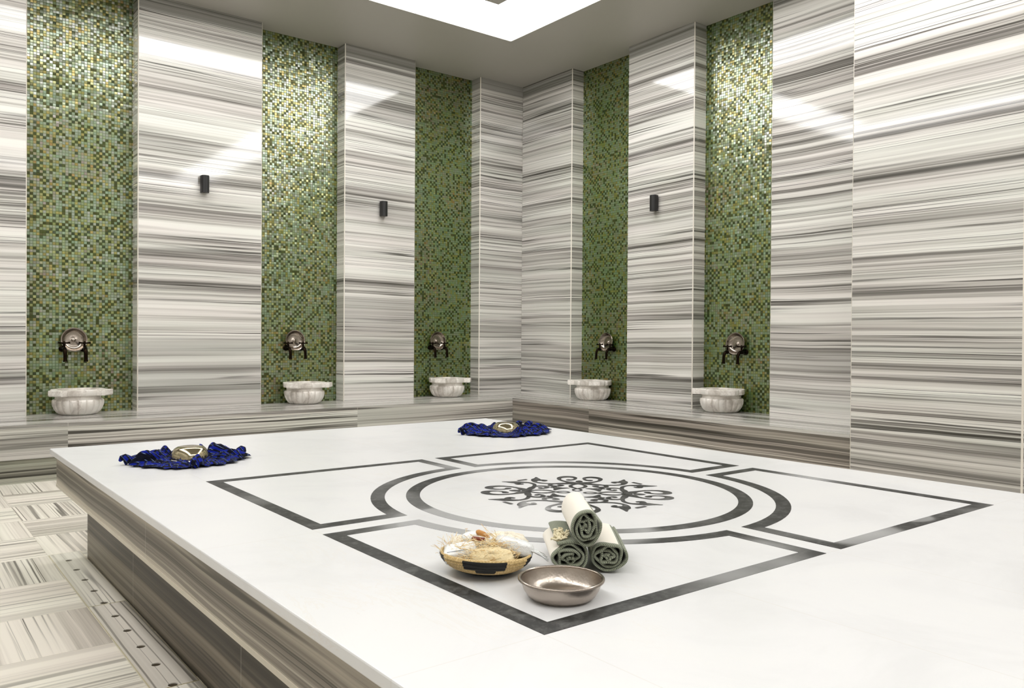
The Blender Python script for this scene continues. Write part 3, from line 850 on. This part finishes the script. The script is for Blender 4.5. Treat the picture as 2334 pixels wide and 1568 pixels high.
for q in range(3):
    b = MB(); b.tube([(-.030, -.020+.004*q, .0165-.0025*q+.001), (0, -.022+.004*q, .0185-.002*q+.001), (.030, -.020+.004*q, .0165-.0025*q+.001)], .0009, 5); b.build('printed_line', LINE, w1)
w2 = superblob('wrapped_soap', at(.074, .006, .085), (.050, .032, .020), WRAP, (-.1, .28, aR+.1), .5, .02, 2)
tag(w2, 'white soap packet in frilled clear wrap hanging over the right rim of the basket', 'soap', 'wrapped soaps in the basket')
b = MB(); rnd = random.Random(9)
for q in range(26):
    y = -.028+.056*q/25
    b.tube([(.040, y, .004), (.062, y*1.2, .002+rnd.uniform(-.003, .003)), (.088, y*1.5, -.006+rnd.uniform(-.006, .004))], [.0020, .0016, .0008], 5)
b.build('frilled_end', WRAP, w2, True)
for q in range(3):
    b = MB(); b.tube([(.000, .006+.004*q, .0195-.0008*q), (.034, .004+.004*q, .0150-.0008*q)], .0008, 5); b.build('printed_line', RED, w2)
w3 = superblob('wrapped_soap', at(-.022, .030, .092), (.040, .026, .020), WRAP, (.1, .1, aR-.5), .5, .02, 7)
tag(w3, 'white soap packet standing up at the back middle of the basket', 'soap', 'wrapped soaps in the basket')
o = superblob('bath_pad', at(.018, -.062, .070), (.055, .030, .020), CREAM, (.55, 0, aR), .75, .03, 3)
tag(o, 'cream fibre bath pad at the front of the basket', 'bath pad')
o = superblob('bath_sponge', at(.058, .055, .086), (.050, .028, .022), TUFT, (.2, .1, aR+.1), .8, .06, 4)
tag(o, 'pale fluffy bath sponge at the back right of the basket', 'sponge')
o = superblob('bath_sponge', at(-.060, .040, .080), (.035, .026, .020), TUFT, (.2, .1, aR+.6), .8, .06, 6)
tag(o, 'pale bath sponge at the back left of the basket under loose straw', 'sponge')
b = MB(); b.tube([(-.017, 0, 0), (-.015, 0, 0), (.018, 0, .002)], [.005, .0065, .0055], 16)
o = b.build('brush_handle', WOOD, None, True, at(-.018, .0, .106), (0, .1, aR-.25)); tag(o, 'short dark red wooden brush handle poking out of the straw in the basket', 'brush handle')
b = MB(); b.tube([(-.021, 0, 0), (-.016, 0, 0), (.0, 0, .001), (.014, 0, 0), (.018, 0, 0)], [.003, .007, .008, .006, .003], 16)
o = b.build('wooden_massager', PUM, None, True, at(-.006, .020, .114), (0, .45, aR-.2)); tag(o, 'tan wooden massage piece on top of the basket filling', 'massager')
# shredded straw packing: nobody could count it
b = MB(); rnd = random.Random(21)
STRAW = NT('pale_straw_shreds'); oi = STRAW.noise(STRAW.obj(), 90., 2)
STRAWM = STRAW.set(col=STRAW.ramp(oi, [(.35, lin(214, 176, 112)), (.5, lin(240, 218, 168)), (.65, lin(250, 240, 212))]), rough=.6)
for k in range(760):
    a = rnd.uniform(0, 6.28); r = .092*math.sqrt(rnd.random())
    p = Vector((r*math.cos(a), r*math.sin(a), .046+.034*(1-(r/.105)**2)+rnd.uniform(-.012, .010)))
    th = rnd.uniform(0, 6.28); cur = rnd.uniform(-1.2, 1.2); pts = [p]
    dz = rnd.uniform(-.3, .5); st = rnd.uniform(.005, .010)
    for q in range(5):
        th += cur*.5; dz += rnd.uniform(-.35, .2)
        nx = pts[-1]+Vector((math.cos(th), math.sin(th), dz))*st
        if nx.xy.length > .094: nx = pts[-1]+Vector((-pts[-1].y, pts[-1].x, 0)).normalized()*st; nx.z = max(nx.z, .054)
        nx.z = max(nx.z, .024); pts.append(nx)
    w_ = rnd.uniform(.0003, .0007)
    b.tube(pts, [w_]*6, 4)
for (r_, f_, n_) in ((-.082, .030, 26), (.050, -.010, 20), (-.1, -.02, 10)):
    for k in range(n_):
        p = VR*(r_+rnd.uniform(-.018, .018))+VF*(f_+rnd.uniform(-.02, .02))+Vector((0, 0, .050)); pts = [p]
        dr = Vector((rnd.uniform(-.7, .5), rnd.uniform(-.5, .5), rnd.uniform(.3, 1.0))).normalized()
        for q in range(5):
            dr = (dr+Vector((rnd.uniform(-.25, .25), rnd.uniform(-.25, .25), -.10))).normalized(); pts.append(pts[-1]+dr*rnd.uniform(.005, .012))
        b.tube(pts, [.00045]*6, 4)
o = b.build('straw_shreds', STRAWM, None, True, tuple(BC)); tag(o, 'loose pale straw shreds packed in the basket around the soaps', 'straw', kind='stuff')

# ------------------------------------------------------------------ camera (solved from the photograph's vanishing lines)
cam = bpy.data.cameras.new('camera'); co = bpy.data.objects.new('camera', cam); C.objects.link(co); sc.camera = co
cam.sensor_width = 36.; cam.lens = 1847.51/2334*36.; cam.clip_start = .02
yaw, pitch, roll = .66314126, -.0081032, .00657255
F_ = Vector((math.sin(yaw)*math.cos(pitch), math.cos(yaw)*math.cos(pitch), math.sin(pitch)))
R_ = Vector((math.cos(yaw), -math.sin(yaw), 0)); U_ = R_.cross(F_)
R2 = R_*math.cos(roll)+U_*math.sin(roll); U2 = -R_*math.sin(roll)+U_*math.cos(roll)
M = Matrix((R2, U2, -F_)).transposed().to_4x4(); M.translation = Vector((-6.38654, -7.99355, 1.157)); co.matrix_world = M

w = bpy.data.worlds.new('world'); sc.world = w; w.use_nodes = True
w.node_tree.nodes['Background'].inputs[0].default_value = (1, 1, 1, 1); w.node_tree.nodes['Background'].inputs[1].default_value = .0
sc.view_settings.view_transform = 'Standard'; sc.view_settings.look = 'None'; sc.view_settings.gamma = 1.; sc.view_settings.exposure = 0.
sc.view_settings.use_curve_mapping = False
